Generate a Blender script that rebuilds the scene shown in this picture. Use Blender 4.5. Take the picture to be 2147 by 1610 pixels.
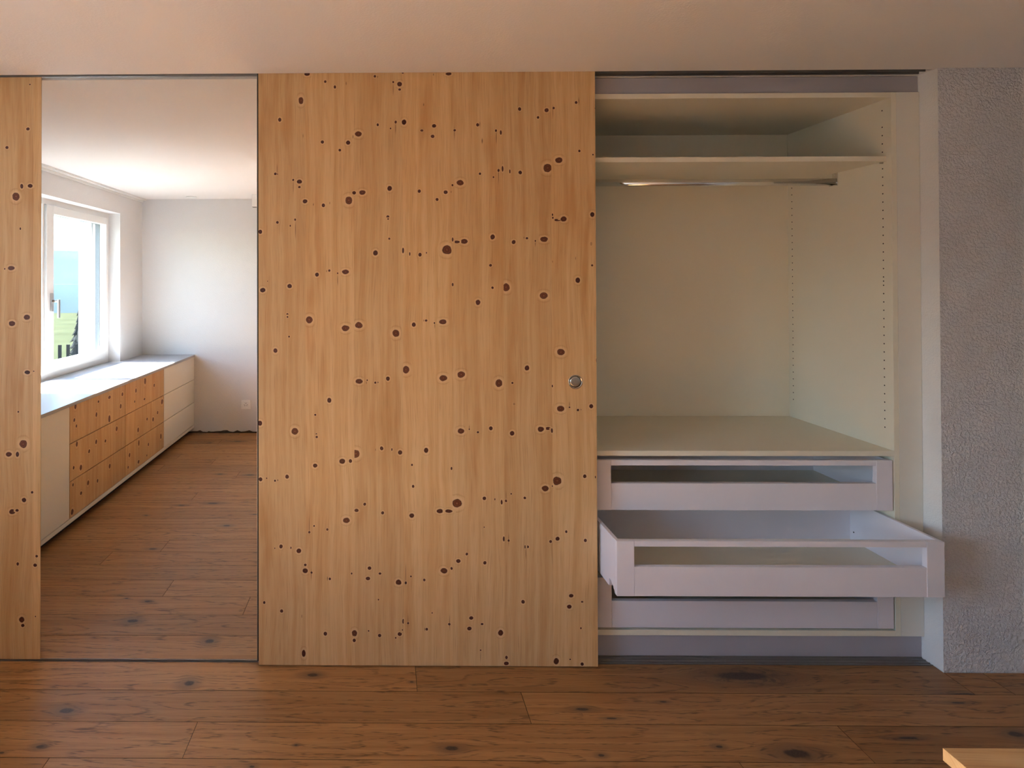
import bpy, bmesh, math, random
import numpy as np
from mathutils import Vector, Matrix

for _o in list(bpy.data.objects):
    bpy.data.objects.remove(_o)
scene = bpy.context.scene
COL = scene.collection
random.seed(7)

# ---------------------------------------------------------------- camera
F_PX, CX, CY = 1169.0, 791.5, 579.7          # focal length and optical centre of a shifted 2147 x 1610 picture
YAW, PITCH, ROLL, EYE = 0.0106, 0.0075, 0.0023, 1.425
cam_data = bpy.data.cameras.new('camera')
cam = bpy.data.objects.new('camera', cam_data)
COL.objects.link(cam)
cam_data.sensor_width = 36.0
cam_data.lens = F_PX / 2147 * 36.0
cam_data.shift_x = (2147 / 2 - CX) / 2147
cam_data.shift_y = (CY - 1610 / 2) / 2147
cam_data.clip_start = 0.02
cam_data.clip_end = 4000
_m = Matrix.Rotation(YAW, 3, 'Z') @ Matrix.Rotation(PITCH, 3, 'X') @ Matrix.Rotation(ROLL, 3, 'Y')
_r, _f, _u = _m.col[0], _m.col[1], _m.col[2]
cam.matrix_world = Matrix(((_r[0], _u[0], -_f[0], 0), (_r[1], _u[1], -_f[1], 0), (_r[2], _u[2], -_f[2], EYE), (0, 0, 0, 1)))
scene.camera = cam

# ---------------------------------------------------------------- sky, sun, exposure
SKY_STRENGTH, SUN_STRENGTH, EXPOSURE = 0.40, 20.5, 2.78
SUN_ELEV = math.radians(36.2)
world = bpy.data.worlds.new('world')
scene.world = world
world.use_nodes = True
_nt = world.node_tree
_nt.nodes.clear()
_out = _nt.nodes.new('ShaderNodeOutputWorld')
_bg = _nt.nodes.new('ShaderNodeBackground')
_sky = _nt.nodes.new('ShaderNodeTexSky')
_sky.sky_type = 'NISHITA'
_sky.sun_disc = False
_sky.sun_elevation = SUN_ELEV
_sky.sun_rotation = math.radians(270)
_sky.air_density = 1.0
_sky.dust_density = 0.4
_sky.ozone_density = 2.0
_bg.inputs['Strength'].default_value = SKY_STRENGTH
_nt.links.new(_sky.outputs[0], _bg.inputs['Color'])
_nt.links.new(_bg.outputs[0], _out.inputs['Surface'])

_sd = bpy.data.lights.new('sun', 'SUN')
_sd.energy = SUN_STRENGTH
_sd.color = (1.0, 0.96, 0.96)
_sd.angle = math.radians(0.53)
_so = bpy.data.objects.new('sun', _sd)
COL.objects.link(_so)
_so.location = (-8, 0, 7)
_so.rotation_euler = Vector((math.cos(SUN_ELEV), 0.0, -math.sin(SUN_ELEV))).to_track_quat('-Z', 'Y').to_euler()

_pd = bpy.data.lights.new('window_portal', 'AREA')      # guides the sky light through the window opening
_pd.shape = 'RECTANGLE'
_pd.size, _pd.size_y = 1.30, 1.45
_pd.cycles.is_portal = True
_po = bpy.data.objects.new('window_portal', _pd)
COL.objects.link(_po)
_po.location = (-2.66, 0.10, 1.372)
_po.rotation_euler = Vector((1, 0, 0)).to_track_quat('-Z', 'Y').to_euler()

vs = scene.view_settings
scene.display_settings.display_device = 'sRGB'
vs.view_transform = 'Standard'
vs.look = 'None'
vs.gamma = 1.0
vs.exposure = EXPOSURE
vs.use_curve_mapping = False
cy = scene.cycles
cy.max_bounces = 8
cy.diffuse_bounces = 4
cy.glossy_bounces = 4
cy.transmission_bounces = 6
cy.transparent_max_bounces = 16
cy.caustics_reflective = True
cy.caustics_refractive = False
cy.sample_clamp_indirect = 12.0
cy.blur_glossy = 0.2
cy.use_denoising = True
cy.use_adaptive_sampling = True
cy.adaptive_threshold = 0.12
cy.use_light_tree = False

# ---------------------------------------------------------------- object helpers
ORG = {}


def tag(o, label=None, cat=None, group=None, kind=None):
    if label: o['label'] = label
    if cat: o['category'] = cat
    if group: o['group'] = group
    if kind: o['kind'] = kind
    return o


def thing(name, loc, label, cat, group=None, kind=None):
    o = bpy.data.objects.new(name, None)
    COL.objects.link(o)
    o.location = loc
    o.empty_display_size = 0.1
    ORG[o] = Vector(loc)
    return tag(o, label, cat, group, kind)


def link(name, me, origin, parent=None):
    o = bpy.data.objects.new(name, me)
    COL.objects.link(o)
    origin = Vector(origin)
    ORG[o] = origin
    if parent is not None:
        o.parent = parent
        o.location = origin - ORG[parent]
    else:
        o.location = origin
    return o


class MB:
    """collects world-space geometry and links it as one mesh object"""
    def __init__(self):
        self.bm = bmesh.new()

    def box(self, x0, x1, y0, y1, z0, z1, bev=0.0, mat=0):
        vv = [self.bm.verts.new((x, y, z)) for x in (x0, x1) for y in (y0, y1) for z in (z0, z1)]
        idx = ((0, 1, 3, 2), (4, 6, 7, 5), (0, 4, 5, 1), (2, 3, 7, 6), (0, 2, 6, 4), (1, 5, 7, 3))
        fs = [self.bm.faces.new([vv[i] for i in q]) for q in idx]
        for f in fs: f.material_index = mat
        if bev > 0:
            es = list({e for f in fs for e in f.edges})
            bmesh.ops.bevel(self.bm, geom=es, offset=bev, segments=2, affect='EDGES', profile=0.5, clamp_overlap=True)
        return self

    def prism(self, pts, axis, a, b, mat=0):
        """polygon pts in the other two axes, extruded along axis from a to b"""
        def P(p, t):
            return {'x': (t, p[0], p[1]), 'y': (p[0], t, p[1]), 'z': (p[0], p[1], t)}[axis]
        A = [self.bm.verts.new(P(p, a)) for p in pts]
        B = [self.bm.verts.new(P(p, b)) for p in pts]
        fs = [self.bm.faces.new(A), self.bm.faces.new(B[::-1])]
        n = len(pts)
        for i in range(n):
            fs.append(self.bm.faces.new((A[i], B[i], B[(i + 1) % n], A[(i + 1) % n])))
        for f in fs: f.material_index = mat
        return self

    def cyl(self, c, axis, r0, r1, h, n=32, mat=0, sy=1.0):
        """cone section from c along axis; sy squashes the second cross axis"""
        A, B = [], []
        for i in range(n):
            t = 2 * math.pi * i / n
            for L, r, d in ((A, r0, 0), (B, r1, h)):
                u, v = r * math.cos(t), r * math.sin(t) * sy
                p = {'x': (c[0] + d, c[1] + u, c[2] + v), 'y': (c[0] + u, c[1] + d, c[2] + v), 'z': (c[0] + u, c[1] + v, c[2] + d)}[axis]
                L.append(self.bm.verts.new(p))
        fs = []
        if r0 > 1e-6: fs.append(self.bm.faces.new(A))
        if r1 > 1e-6: fs.append(self.bm.faces.new(B[::-1]))
        for i in range(n):
            fs.append(self.bm.faces.new((A[i], B[i], B[(i + 1) % n], A[(i + 1) % n])))
        for f in fs:
            f.material_index = mat
            f.smooth = len(f.verts) == 4 and n > 8
        return self

    def lathe(self, c, axis, prof, n=40, mat=0):
        """prof: (offset along axis, radius)"""
        rings = []
        for d, r in prof:
            ring = []
            for i in range(n):
                t = 2 * math.pi * i / n
                u, v = r * math.cos(t), r * math.sin(t)
                p = {'x': (c[0] + d, c[1] + u, c[2] + v), 'y': (c[0] + u, c[1] + d, c[2] + v), 'z': (c[0] + u, c[1] + v, c[2] + d)}[axis]
                ring.append(self.bm.verts.new(p))
            rings.append(ring)
        for a, b in zip(rings, rings[1:]):
            for i in range(n):
                f = self.bm.faces.new((a[i], b[i], b[(i + 1) % n], a[(i + 1) % n]))
                f.smooth = True
                f.material_index = mat
        for ring in (rings[0], rings[-1]):
            f = self.bm.faces.new(ring)
            f.material_index = mat
        return self

    def build(self, name, mats, parent=None, origin=None):
        bm = self.bm
        bmesh.ops.recalc_face_normals(bm, faces=bm.faces)
        co = np.array([v.co for v in bm.verts])
        if origin is None:
            lo, hi = co.min(0), co.max(0)
            origin = ((lo[0] + hi[0]) / 2, (lo[1] + hi[1]) / 2, lo[2])
        o = Vector(origin)
        for v in bm.verts: v.co -= o
        me = bpy.data.meshes.new(name)
        bm.to_mesh(me)
        bm.free()
        for m in (mats if isinstance(mats, (list, tuple)) else [mats]):
            me.materials.append(m)
        return link(name, me, o, parent)


# ---------------------------------------------------------------- material helpers
class G:
    def __init__(self, name):
        self.mat = bpy.data.materials.new(name)
        self.mat.use_nodes = True
        self.nt = self.mat.node_tree
        self.nt.nodes.clear()
        self.out = self.nt.nodes.new('ShaderNodeOutputMaterial')

    def put(self, sock, v):
        if v is None: return
        if isinstance(v, bpy.types.NodeSocket): self.nt.links.new(v, sock)
        elif isinstance(v, (tuple, list)) and sock.type == 'RGBA' and len(v) == 3: sock.default_value = (*v, 1)
        else: sock.default_value = v

    def node(self, t, **kw):
        n = self.nt.nodes.new(t)
        for k, v in kw.items():
            setattr(n, k, v)
        return n

    def m(self, op, a, b=None, c=None, clamp=False):
        n = self.node('ShaderNodeMath', operation=op, use_clamp=clamp)
        for s, v in zip(n.inputs, (a, b, c)): self.put(s, v)
        return n.outputs[0]

    def ss(self, v, lo, hi):
        n = self.node('ShaderNodeMapRange', interpolation_type='SMOOTHSTEP')
        self.put(n.inputs[0], v); self.put(n.inputs[1], lo); self.put(n.inputs[2], hi)
        return n.outputs[0]

    def vec(self, x, y, z=0.0):
        n = self.node('ShaderNodeCombineXYZ')
        for s, v in zip(n.inputs, (x, y, z)): self.put(s, v)
        return n.outputs[0]

    def sep(self, v):
        n = self.node('ShaderNodeSeparateXYZ')
        self.put(n.inputs[0], v)
        return n.outputs[0], n.outputs[1], n.outputs[2]

    def noise(self, v, scale=1.0, detail=2.0, rough=0.5, dist=0.0):
        n = self.node('ShaderNodeTexNoise')
        self.put(n.inputs['Vector'], v)
        n.inputs['Scale'].default_value = scale
        n.inputs['Detail'].default_value = detail
        n.inputs['Roughness'].default_value = rough
        n.inputs['Distortion'].default_value = dist
        return n.outputs['Fac']

    def attr(self, name, out='Fac'):
        n = self.node('ShaderNodeAttribute', attribute_name=name)
        return n.outputs[out]

    def ramp(self, fac, stops):
        n = self.node('ShaderNodeValToRGB')
        cr = n.color_ramp
        while len(cr.elements) < len(stops): cr.elements.new(0.5)
        for e, (p, c) in zip(cr.elements, stops):
            e.position = p
            e.color = (*c, 1)
        self.put(n.inputs[0], fac)
        return n.outputs[0]

    def mix(self, fac, a, b, mode='MIX'):
        n = self.node('ShaderNodeMix', data_type='RGBA', blend_type=mode)
        self.put(n.inputs[0], fac); self.put(n.inputs[6], a); self.put(n.inputs[7], b)
        return n.outputs[2]

    def bump(self, h, strength=0.3, dist=0.002):
        n = self.node('ShaderNodeBump')
        n.inputs['Strength'].default_value = strength
        n.inputs['Distance'].default_value = dist
        self.put(n.inputs['Height'], h)
        return n.outputs[0]

    def bsdf(self, color, rough=0.5, metal=0.0, normal=None, spec=0.5):
        n = self.node('ShaderNodeBsdfPrincipled')
        self.put(n.inputs['Base Color'], color)
        self.put(n.inputs['Roughness'], rough)
        n.inputs['Metallic'].default_value = metal
        n.inputs['Specular IOR Level'].default_value = spec
        if normal is not None: self.put(n.inputs['Normal'], normal)
        self.nt.links.new(n.outputs[0], self.out.inputs['Surface'])
        return self.mat

    def obj(self):
        return self.node('ShaderNodeTexCoord').outputs['Object']

    def rnd(self):
        return self.node('ShaderNodeObjectInfo').outputs['Random']


def plain(name, c, rough=0.5, metal=0.0, vary=0.03, scale=6.0, bump=0.0, bscale=300.0, spec=0.5):
    g = G(name)
    co = g.obj()
    n = g.noise(co, scale, 1)
    col = g.mix(n, tuple(v * (1 - vary) for v in c), tuple(min(1, v * (1 + vary)) for v in c))
    nor = g.bump(g.noise(co, bscale, 2), bump, 0.001) if bump else None
    return g.bsdf(col, rough, metal, nor, spec)


def knot_field(g):
    """radius around the nearest knot (1 at its rim), its local x, its size and strength"""
    kx, ky, _ = g.sep(g.attr('knot', 'Vector'))
    co = g.obj()
    w = g.m('MULTIPLY_ADD', g.noise(co, 55.0, 1), 0.5, -0.25)
    w2 = g.m('MULTIPLY_ADD', g.noise(co, 61.0, 1), 0.4, -0.2)
    x, y = g.m('ADD', kx, w), g.m('ADD', ky, w2)
    r2 = g.m('ADD', g.m('MULTIPLY', x, x), g.m('MULTIPLY', y, y))
    return g.m('SQRT', r2), r2, kx, ky


def pine_material():
    g = G('knotty_pine')
    a, l, _ = g.sep(g.attr('board', 'Vector'))
    strip, size, strength = g.attr('strip'), g.attr('ksize'), g.attr('kstr')
    r, r2, kx, ky = knot_field(g)
    rnd = g.m('MULTIPLY', g.rnd(), 31.0)
    s = g.m('ADD', g.m('MULTIPLY', strip, 7.3), rnd)
    pull = g.m('MULTIPLY', g.m('MULTIPLY', g.m('MULTIPLY', kx, size), 0.75), g.m('EXPONENT', g.m('MULTIPLY', r2, -0.35)))
    a2 = g.m('SUBTRACT', a, pull)
    wob = g.m('MULTIPLY', g.noise(g.vec(g.m('MULTIPLY', a2, 3.0), g.m('MULTIPLY', l, 1.3), s), 1.0, 2), 0.05)
    a3 = g.m('ADD', a2, wob)
    fine = g.noise(g.vec(g.m('MULTIPLY', a3, 420.0), g.m('MULTIPLY', l, 9.0), s), 1.0, 2)
    med = g.noise(g.vec(g.m('MULTIPLY', a3, 46.0), g.m('MULTIPLY', l, 1.1), s), 1.0, 2, 0.6)
    big = g.noise(g.vec(g.m('MULTIPLY', a3, 13.0), g.m('MULTIPLY', l, 1.6), g.m('ADD', s, 3.1)), 1.0, 3, 0.6)
    base = g.mix(g.ss(med, 0.3, 0.72), PINE_LIGHT, PINE_MID)
    base = g.mix(g.m('MULTIPLY', g.ss(big, 0.52, 0.76), 0.8), base, PINE_ORANGE)
    base = g.mix(g.m('MULTIPLY', g.ss(fine, 0.48, 0.75), 0.38), base, PINE_DARK)
    tone = g.m('MULTIPLY_ADD', g.m('FRACT', g.m('MULTIPLY', strip, 0.618)), 0.14, 0.93)
    base = g.mix(1.0, base, g.vec(tone, tone, tone), 'MULTIPLY')
    # pale ring, then a brown arc around the knot
    halo = g.m('MULTIPLY', g.m('SUBTRACT', g.ss(r, 1.9, 1.15), g.ss(r, 1.1, 0.98)), strength, clamp=True)
    base = g.mix(g.m('MULTIPLY', halo, 0.5), base, PINE_PALE)
    arc = g.m('MULTIPLY', g.ss(g.m('ABSOLUTE', g.m('SUBTRACT', r, 2.05)), 0.28, 0.0), g.ss(g.m('ABSOLUTE', ky), 0.9, 1.9))
    base = g.mix(g.m('MULTIPLY', arc, g.m('MULTIPLY', g.ss(size, 0.004, 0.010), 0.3)), base, PINE_DARK)
    # resin streaks
    sx, sy, _ = g.sep(g.attr('streak', 'Vector'))
    sr = g.m('SQRT', g.m('ADD', g.m('MULTIPLY', sx, sx), g.m('MULTIPLY', sy, sy)))
    base = g.mix(g.m('MULTIPLY', g.ss(sr, 1.3, 0.25), 0.72), base, KNOT_STREAK)
    core = g.mix(g.ss(size, 0.0085, 0.0125),
                 g.ramp(r, ((0.0, KNOT_EYE), (0.24, KNOT_RIM), (0.55, KNOT_RED), (0.86, KNOT_RIM), (1.0, KNOT_RED))),
                 g.ramp(g.m('ADD', r, g.m('MULTIPLY_ADD', g.noise(g.obj(), 160.0, 2), 0.3, -0.15)),
                        ((0.0, KNOT_EYE), (0.18, KNOT_BROWN), (0.5, KNOT_RED), (0.62, KNOT_BROWN), (0.86, KNOT_RED), (0.98, KNOT_RIM))))
    base = g.mix(g.m('MULTIPLY', g.ss(r, 1.12, 0.88), strength), base, core)
    nor = g.bump(fine, 0.05, 0.001)
    return g.bsdf(base, 0.42, 0.0, nor, 0.35)


def oak_material():
    g = G('oiled_oak')
    a, l, _ = g.sep(g.attr('board', 'Vector'))
    size, strength = g.attr('ksize'), g.attr('kstr')
    r, r2, kx, ky = knot_field(g)
    s = g.m('MULTIPLY', g.rnd(), 57.0)
    pull = g.m('MULTIPLY', g.m('MULTIPLY', g.m('MULTIPLY', ky, size), 0.8), g.m('EXPONENT', g.m('MULTIPLY', r2, -0.16)))
    a2 = g.m('SUBTRACT', a, pull)
    fine = g.noise(g.vec(g.m('MULTIPLY', l, 12.0), g.m('MULTIPLY', a2, 480.0), s), 1.0, 2)
    pores = g.noise(g.vec(g.m('MULTIPLY', l, 30.0), g.m('MULTIPLY', a2, 330.0), s), 1.0, 1)
    med = g.noise(g.vec(g.m('MULTIPLY', l, 1.6), g.m('MULTIPLY', a2, 55.0), s), 1.0, 2, 0.6)
    big = g.noise(g.vec(g.m('MULTIPLY', l, 0.9), g.m('MULTIPLY', a2, 9.0), g.m('ADD', s, 5.0)), 1.0, 2)
    cont = g.m('FRACT', g.m('MULTIPLY', g.noise(g.vec(g.m('MULTIPLY', l, 1.5), g.m('MULTIPLY', a2, 13.0), g.m('ADD', s, 9.0)), 1.0, 1), 9.0))
    ring = g.m('MULTIPLY', g.ss(cont, 0.0, 0.10), g.ss(cont, 0.42, 0.12))
    base = g.mix(g.ss(med, 0.3, 0.72), OAK_LIGHT, OAK_MID)
    base = g.mix(g.m('MULTIPLY', g.ss(big, 0.5, 0.75), 0.45), base, OAK_WARM)
    base = g.mix(g.m('MULTIPLY', g.m('MULTIPLY', ring, g.ss(pores, 0.42, 0.62)), 0.75), base, OAK_LINE)
    base = g.mix(g.m('MULTIPLY', g.ss(fine, 0.5, 0.8), 0.45), base, OAK_LINE)
    tone = g.m('MULTIPLY_ADD', g.m('FRACT', g.m('MULTIPLY', s, 3.77)), 0.30, 0.84)
    base = g.mix(1.0, base, g.vec(tone, tone, tone), 'MULTIPLY')
    base = g.mix(g.m('MULTIPLY', g.ss(r, 4.2, 0.9), g.m('MULTIPLY', strength, 0.55)), base, OAK_SMOKE)
    crack = g.noise(g.obj(), 170.0, 2)
    base = g.mix(g.m('MULTIPLY', g.ss(r, 1.25, 0.7), strength), base, g.mix(crack, OAK_KNOT, OAK_SMOKE))
    nor = g.bump(g.m('ADD', fine, g.m('MULTIPLY', pores, 0.6)), 0.12, 0.001)
    rough = g.m('MULTIPLY_ADD', med, 0.16, 0.34)
    return g.bsdf(base, rough, 0.0, nor, 0.42)


def plaster_material(name, c, scale, strength, dist):
    g = G(name)
    co = g.obj()
    n1 = g.noise(co, scale, 2, 0.55)
    n2 = g.noise(co, scale * 0.33, 1)
    h = g.m('ADD', g.ss(n1, 0.35, 0.65), g.m('MULTIPLY', n2, 0.5))
    col = g.mix(g.noise(co, 1.3, 1), tuple(v * 0.97 for v in c), c)
    return g.bsdf(col, 0.85, 0.0, g.bump(h, strength, dist), 0.2)


PINE_LIGHT, PINE_MID, PINE_ORANGE = (0.66, 0.44, 0.225), (0.58, 0.35, 0.155), (0.50, 0.26, 0.095)
PINE_DARK, PINE_PALE = (0.34, 0.16, 0.05), (0.74, 0.50, 0.28)
KNOT_RIM, KNOT_RED, KNOT_EYE = (0.032, 0.005, 0.004), (0.085, 0.017, 0.009), (0.24, 0.10, 0.07)
KNOT_BROWN, KNOT_STREAK = (0.17, 0.055, 0.018), (0.11, 0.045, 0.014)
OAK_LIGHT, OAK_MID, OAK_WARM = (0.410, 0.210, 0.079), (0.310, 0.144, 0.049), (0.345, 0.146, 0.040)
OAK_LINE, OAK_SMOKE, OAK_KNOT = (0.085, 0.040, 0.016), (0.095, 0.062, 0.042), (0.014, 0.009, 0.008)

PINE = pine_material()
OAK = oak_material()
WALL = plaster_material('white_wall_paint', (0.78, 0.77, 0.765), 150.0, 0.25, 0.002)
WALL_BACK = plaster_material('dimmed_white_wall_paint', (0.68, 0.67, 0.665), 150.0, 0.25, 0.002)  # white paint with its colour lowered to hold back the strong window light
ROUGH = plaster_material('rough_white_plaster', (0.71, 0.70, 0.74), 125.0, 0.7, 0.005)
CEIL = plaster_material('white_ceiling_paint', (0.80, 0.77, 0.755), 120.0, 0.12, 0.002)
MELAMINE = plain('white_melamine', (0.80, 0.76, 0.635), 0.45, vary=0.015, bump=0.04, bscale=900)
DRAWER_WHITE = plain('white_drawer_lacquer', (0.77, 0.745, 0.82), 0.42, vary=0.015, bump=0.03, bscale=900)
GREY_PANEL = plain('light_grey_laminate', (0.39, 0.38, 0.43), 0.5, vary=0.02)
CAB_WHITE = plain('white_cabinet_lacquer', (0.76, 0.745, 0.68), 0.45, vary=0.01)
TOP_GREY = plain('pale_grey_worktop', (0.38, 0.39, 0.41), 0.38, vary=0.02)
PVC = plain('white_window_plastic', (0.82, 0.82, 0.81), 0.35, vary=0.01)
ALU = plain('brushed_aluminium', (0.55, 0.54, 0.53), 0.38, 1.0, vary=0.05, scale=20)
TRACK = plain('anodised_track', (0.30, 0.285, 0.275), 0.4, 0.8, vary=0.05)
STEEL = plain('brushed_steel', (0.62, 0.60, 0.57), 0.24, 1.0, vary=0.06, scale=40)
CHROME = plain('chrome', (0.80, 0.80, 0.80), 0.08, 1.0, vary=0.01)
DARK = plain('dark_gap', (0.016, 0.014, 0.013), 0.8, vary=0.1)
HOLE = plain('hole_shadow', (0.05, 0.042, 0.035), 0.9, vary=0.1)
ANTHRACITE = plain('anthracite_aluminium', (0.13, 0.135, 0.14), 0.45, 0.3, vary=0.05)
SCREED = plain('grey_screed', (0.16, 0.13, 0.10), 0.95, vary=0.3, scale=40)
WHITE_PLASTIC = plain('white_plastic', (0.80, 0.79, 0.77), 0.35, vary=0.01)
OAK_EDGE = plain('plank_edge_shade', (0.05, 0.028, 0.014), 0.9, vary=0.2)  # shade of the open joints put into the colour of the plank sides
SUBFLOOR = plain('subfloor', (0.05, 0.035, 0.022), 0.9, vary=0.2)
BRUSH = plain('black_brush_seal', (0.010, 0.009, 0.009), 0.9, vary=0.2, scale=300)


def mirror_material():
    g = G('silvered_mirror')
    co = g.obj()
    col = g.mix(g.noise(co, 2.0, 2), (0.875, 0.885, 0.872), (0.885, 0.895, 0.882))
    n = g.node('ShaderNodeBsdfGlossy')
    g.put(n.inputs['Color'], col)
    n.inputs['Roughness'].default_value = 0.0
    g.nt.links.new(n.outputs[0], g.out.inputs['Surface'])
    return g.mat


def pane_material():
    g = G('window_glass')
    t = g.node('ShaderNodeBsdfTransparent')
    co = g.obj()
    g.put(t.inputs['Color'], g.mix(g.noise(co, 1.0, 1), (0.925, 0.945, 0.935), (0.93, 0.95, 0.94)))
    s = g.node('ShaderNodeBsdfGlossy')
    s.inputs['Roughness'].default_value = 0.0
    lw = g.node('ShaderNodeLayerWeight')
    lw.inputs['Blend'].default_value = 0.5
    fac = g.m('MULTIPLY_ADD', g.m('POWER', lw.outputs['Facing'], 5.0), 0.6, 0.04)
    mx = g.node('ShaderNodeMixShader')
    g.nt.links.new(fac, mx.inputs[0])
    g.nt.links.new(t.outputs[0], mx.inputs[1])
    g.nt.links.new(s.outputs[0], mx.inputs[2])
    g.nt.links.new(mx.outputs[0], g.out.inputs['Surface'])
    return g.mat


MIRROR = mirror_material()
PANE = pane_material()

# ---------------------------------------------------------------- wooden boards that carry their knots
def board_mesh(name, w, h, t, put, knots=(), streaks=(), seams=(), mat=None, cell=0.012, along='v', edge=None):
    """front face: a grid over u 0..w, v 0..h; each face knows the knot nearest to it.
    put(u, v, d) gives the local position at depth d behind the front face (d grows into the board).
    knots and streaks: (u, v, ru, rv[, strength]) in metres."""
    def lines(a, stops):
        pts = [0.0] + [s for s in stops if 0 < s < a] + [a]
        out = []
        for p, q in zip(pts, pts[1:]):
            n = max(1, int(round((q - p) / cell)))
            out += [p + (q - p) * i / n for i in range(n)]
        return np.array(out + [a])
    U, V = lines(w, seams), lines(h, ())
    nu, nv = len(U), len(V)
    UU, VV = np.meshgrid(U, V)
    verts = [put(u, v, 0.0) for u, v in zip(UU.ravel(), VV.ravel())]
    i = np.arange(nu - 1)[None, :] + np.arange(nv - 1)[:, None] * nu
    quads = np.stack([i, i + 1, i + 1 + nu, i + nu], -1).reshape(-1, 4)
    uc = ((U[:-1] + U[1:]) / 2)[None, :].repeat(nv - 1, 0).ravel()
    vc = ((V[:-1] + V[1:]) / 2)[:, None].repeat(nu - 1, 1).ravel()
    nq = len(quads)
    corner_u = UU.ravel()[quads]
    corner_v = VV.ravel()[quads]
    strip = np.searchsorted(np.array(list(seams) or [9e9]), uc)

    def assign(items):
        if not items:
            return np.full((nq, 4, 2), 9.0), np.full(nq, 0.005), np.zeros(nq)
        K = np.array([tuple(k[:4]) + ((k[4],) if len(k) > 4 else (1.0,)) for k in items])
        best = np.full(nq, np.inf)
        who = np.zeros(nq, int)
        for n_, (ku, kv, ru, rv, _s) in enumerate(K):
            asp = max(ru, rv)
            d = np.hypot((uc - ku) * asp / ru, (vc - kv) * asp / rv) - asp * 1.0
            if ru > 0.011 and rv > 0.0105 and len(seams):
                d = np.where(strip == np.searchsorted(np.array(seams), ku), d, d + 0.5)
            hit = d < best
            best[hit] = d[hit]
            who[hit] = n_
        k = K[who]
        uv = np.stack([(corner_u - k[:, 0:1]) / k[:, 2:3], (corner_v - k[:, 1:2]) / k[:, 3:4]], -1)
        uv = np.where((best > 0.4)[:, None, None], 9.0, uv)
        return uv, (k[:, 2] + k[:, 3]) / 2, k[:, 4]
    kuv, ksize, kstr = assign(list(knots))
    suv, _, _ = assign(list(streaks))
    # rim, sides and back
    base = len(verts)
    verts += [put(u, v, t) for u, v in ((0, 0), (w, 0), (w, h), (0, h))]
    bot = [j for j in range(nu)]
    top = [(nv - 1) * nu + j for j in range(nu)]
    lef = [j * nu for j in range(nv)]
    rig = [j * nu + nu - 1 for j in range(nv)]
    extra = [(base, base + 1) + tuple(bot[::-1]), (base + 2, base + 3) + tuple(top),
             (base + 3, base) + tuple(lef), (base + 1, base + 2) + tuple(rig[::-1]),
             (base, base + 3, base + 2, base + 1)]
    faces = [tuple(q) for q in quads.tolist()] + extra
    me = bpy.data.meshes.new(name)
    me.from_pydata(verts, [], faces)
    me.update()
    nl = len(me.loops)
    nf = len(faces)
    kn = np.full((nl, 2), 9.0); kn[:nq * 4] = kuv.reshape(-1, 2)
    st = np.full((nl, 2), 9.0); st[:nq * 4] = suv.reshape(-1, 2)
    bd = np.zeros((nl, 2))
    bd[:nq * 4, 0] = corner_u.ravel(); bd[:nq * 4, 1] = corner_v.ravel()
    co_all = np.array(verts)
    allu = np.concatenate([UU.ravel(), [0, w, w, 0]]); allv = np.concatenate([VV.ravel(), [0, 0, h, h]])
    li = np.zeros(nl, int); me.loops.foreach_get('vertex_index', li)
    bd[nq * 4:, 0] = allu[li[nq * 4:]] + np.where(li[nq * 4:] >= base, t, 0)
    bd[nq * 4:, 1] = allv[li[nq * 4:]] + np.where(li[nq * 4:] >= base, t, 0)
    if along == 'u': bd = bd[:, ::-1].copy()
    for nm, arr in (('knot', kn), ('streak', st), ('board', bd)):
        at = me.attributes.new(nm, 'FLOAT2', 'CORNER')
        at.data.foreach_set('vector', arr.astype(np.float32).ravel())
    for nm, arr in (('ksize', ksize), ('kstr', kstr), ('strip', strip)):
        full = np.zeros(nf, np.float32); full[:nq] = arr
        at = me.attributes.new(nm, 'FLOAT', 'FACE')
        at.data.foreach_set('value', full)
    if mat: me.materials.append(mat)
    if edge:
        me.materials.append(edge)
        for p_ in me.polygons[nq:]: p_.material_index = 1
    return me


def mm(items):
    return [tuple(v / 1000 for v in k[:4]) + tuple(k[4:5]) for k in items]


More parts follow.
